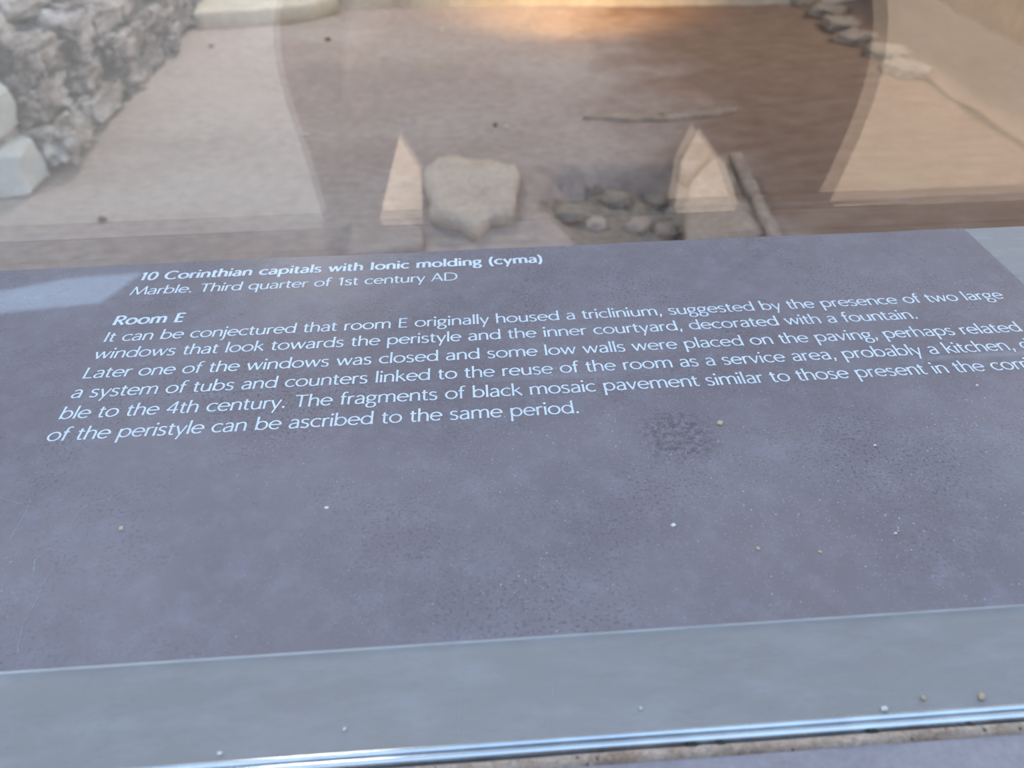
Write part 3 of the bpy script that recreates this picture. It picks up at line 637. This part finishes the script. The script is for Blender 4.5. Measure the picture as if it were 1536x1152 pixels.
for s in (-1, 1):
    wrist = (pc.x+s*0.130, pc.y-0.06, pc.z-0.050)
    palm = (pc.x+s*0.113, pc.y-0.020, pc.z-0.014)
    chains.append([(b(0, -.01, 1.50), (.12, .09)), (b(s*.19, -.01, 1.50), .062), (b(s*.31, -.03, 1.36), .048), (b(s*(.38 if s > 0 else .31), 0, 1.13), .026), (b(s*.28, .06, 1.36), .03), (wrist, .025), (palm, .030)])
    for k, (dz, ln_, up_) in enumerate(((0.026, 0.050, 0), (0.008, 0.056, 0), (-0.010, 0.052, 0), (-0.026, 0.042, 0))):
        base = Vector(palm) + Vector((0, 0.012, dz))
        chains.append([(palm, .030), (tuple(base), .009), (tuple(base+Vector((-s*0.010, 0.016, 0.002))), .0085), (tuple(base+Vector((-s*ln_*0.6, 0.018, 0.004))), .0075)])
    chains.append([(palm, .030), (tuple(Vector(palm)+Vector((-s*0.012, -0.006, 0.020))), .010), (tuple(Vector(palm)+Vector((-s*0.035, -0.010, 0.030))), .009)])
    chains.append([(b(0, 0, 0.98), (.15, .11)), (b(s*.10, 0, 0.92), .095), (b(s*.11, .01, 0.52), .060), (b(s*.115, -.02, 0.10), .042), (b(s*.12, .03, 0.035), .035), (b(s*.13, .14, 0.03), .03)])
person = skin_obj('person', chains, SKIN)
tag(person, 'person in a dark loose coat holding up a phone in front of the panel', 'person')
nose = bmesh.new()
# clothing
def loft(name, rings, m, parent, n=36):
    bm = bmesh.new(); R = []
    for (cx, cy, cz, rx, ry) in rings:
        R.append([bm.verts.new((cx+rx*math.cos(2*math.pi*i/n)*(1+0.03*math.sin(5*i)), cy+ry*math.sin(2*math.pi*i/n), cz)) for i in range(n)])
    for a, c in zip(R, R[1:]):
        for i in range(n): bm.faces.new((a[i], a[(i+1) % n], c[(i+1) % n], c[i]))
    o = obj(name, bm, m, parent, True); so = o.modifiers.new('t', 'SOLIDIFY'); so.thickness = 0.006
    return o
loft('coat', [(cx, cy, cz+BZ, rx, ry) for cx, cy, cz, rx, ry in [(BX, BY, .72, .23, .17), (BX, BY, .95, .215, .16), (BX, BY, 1.15, .20, .145), (BX+.012, BY, 1.27, .208, .14), (BX+.012, BY, 1.325, .238, .14), (BX, BY-.005, 1.40, .275, .14), (BX, BY-.01, 1.52, .26, .13), (BX, BY-.01, 1.58, .15, .10), (BX, BY, 1.62, .075, .08)]], FABRIC, person)
for s in (-1, 1):
    if s > 0: up_arm = [(b(.17, -.01, 1.56), .11), (b(.36, -.01, 1.50), .20), (b(.38, -.01, 1.42), .18), (b(.395, -.01, 1.31), .135), (b(.405, 0, 1.20), .062), (b(.385, 0, 1.10), .034)]
    else: up_arm = [(b(-.17, -.01, 1.56), .11), (b(-.30, -.01, 1.50), .140), (b(-.312, -.01, 1.42), .118), (b(-.312, -.01, 1.31), .080), (b(-.318, 0, 1.20), .048), (b(-.315, 0, 1.10), .028)]
    skin_obj('sleeve', [up_arm + [(b(s*.28, .06, 1.36), .045), (b(s*.22, .12, 1.41), .042), ((pc.x+s*0.140, pc.y-0.08, pc.z-0.065), .038)]], FABRIC, person)
    skin_obj('trouser_leg', [[(b(s*.09, 0, 0.98), .115), (b(s*.11, .01, 0.52), .085), (b(s*.115, -.01, 0.09), .065)]], FABRIC, person)
    bm = bmesh.new(); add_box(bm, (BX+s*.125-.045, BY-.06, BZ), (BX+s*.125+.045, BY+.20, BZ+0.075), 0.03, 3); obj('shoe', bm, BLACK, person, True)
bm = bmesh.new(); bmesh.ops.create_icosphere(bm, subdivisions=4, radius=1)
for v in list(bm.verts):
    v.co = Vector((v.co.x*.098, v.co.y*.112, v.co.z*.105))
bmesh.ops.delete(bm, geom=[v for v in bm.verts if v.co.y > 0.055 and v.co.z < 0.045 or v.co.z < -0.085], context='VERTS')
bm.transform(Matrix.Translation((BX, BY+.005, 1.785+BZ))); obj('hair', bm, HAIR, person, True)
bm = bmesh.new(); bmesh.ops.create_cone(bm, segments=12, radius1=.016, radius2=.007, depth=.035, cap_ends=True)
bm.transform(Matrix.Translation((BX, BY+.125, 1.735+BZ)) @ Matrix.Rotation(rad(20), 4, 'X')); obj('nose', bm, SKIN, person, True)
for s in (-1, 1):
    bm = bmesh.new(); bmesh.ops.create_uvsphere(bm, u_segments=12, v_segments=8, radius=.012); bm.transform(Matrix.Translation((BX+s*.032, BY+.105, 1.76+BZ))); obj('eye', bm, BLACK, person, True)
# phone: the camera looks out of its lens
ph = empty('phone', tuple(pc)); tag(ph, 'black phone held level by the person in front of the panel', 'phone')
R3 = Matrix((rt, up, -fw)).transposed().to_4x4()
def in_phone(name, lo, hi, m, bev):
    bm = bmesh.new(); add_box(bm, lo, hi, bev); bm.transform(Matrix.Translation(pc) @ R3); return obj(name, bm, m, ph)
in_phone('phone_body', (-.078, -.037, 0.0), (.078, .037, .008), BLACK, .003)
in_phone('screen', (-.075, -.034, .0081), (.075, .034, .0088), BLACK, .0003)
in_phone('lens_ring', (-.010, -.010, -.0025), (.010, .010, 0.0), DARKJ, .001)
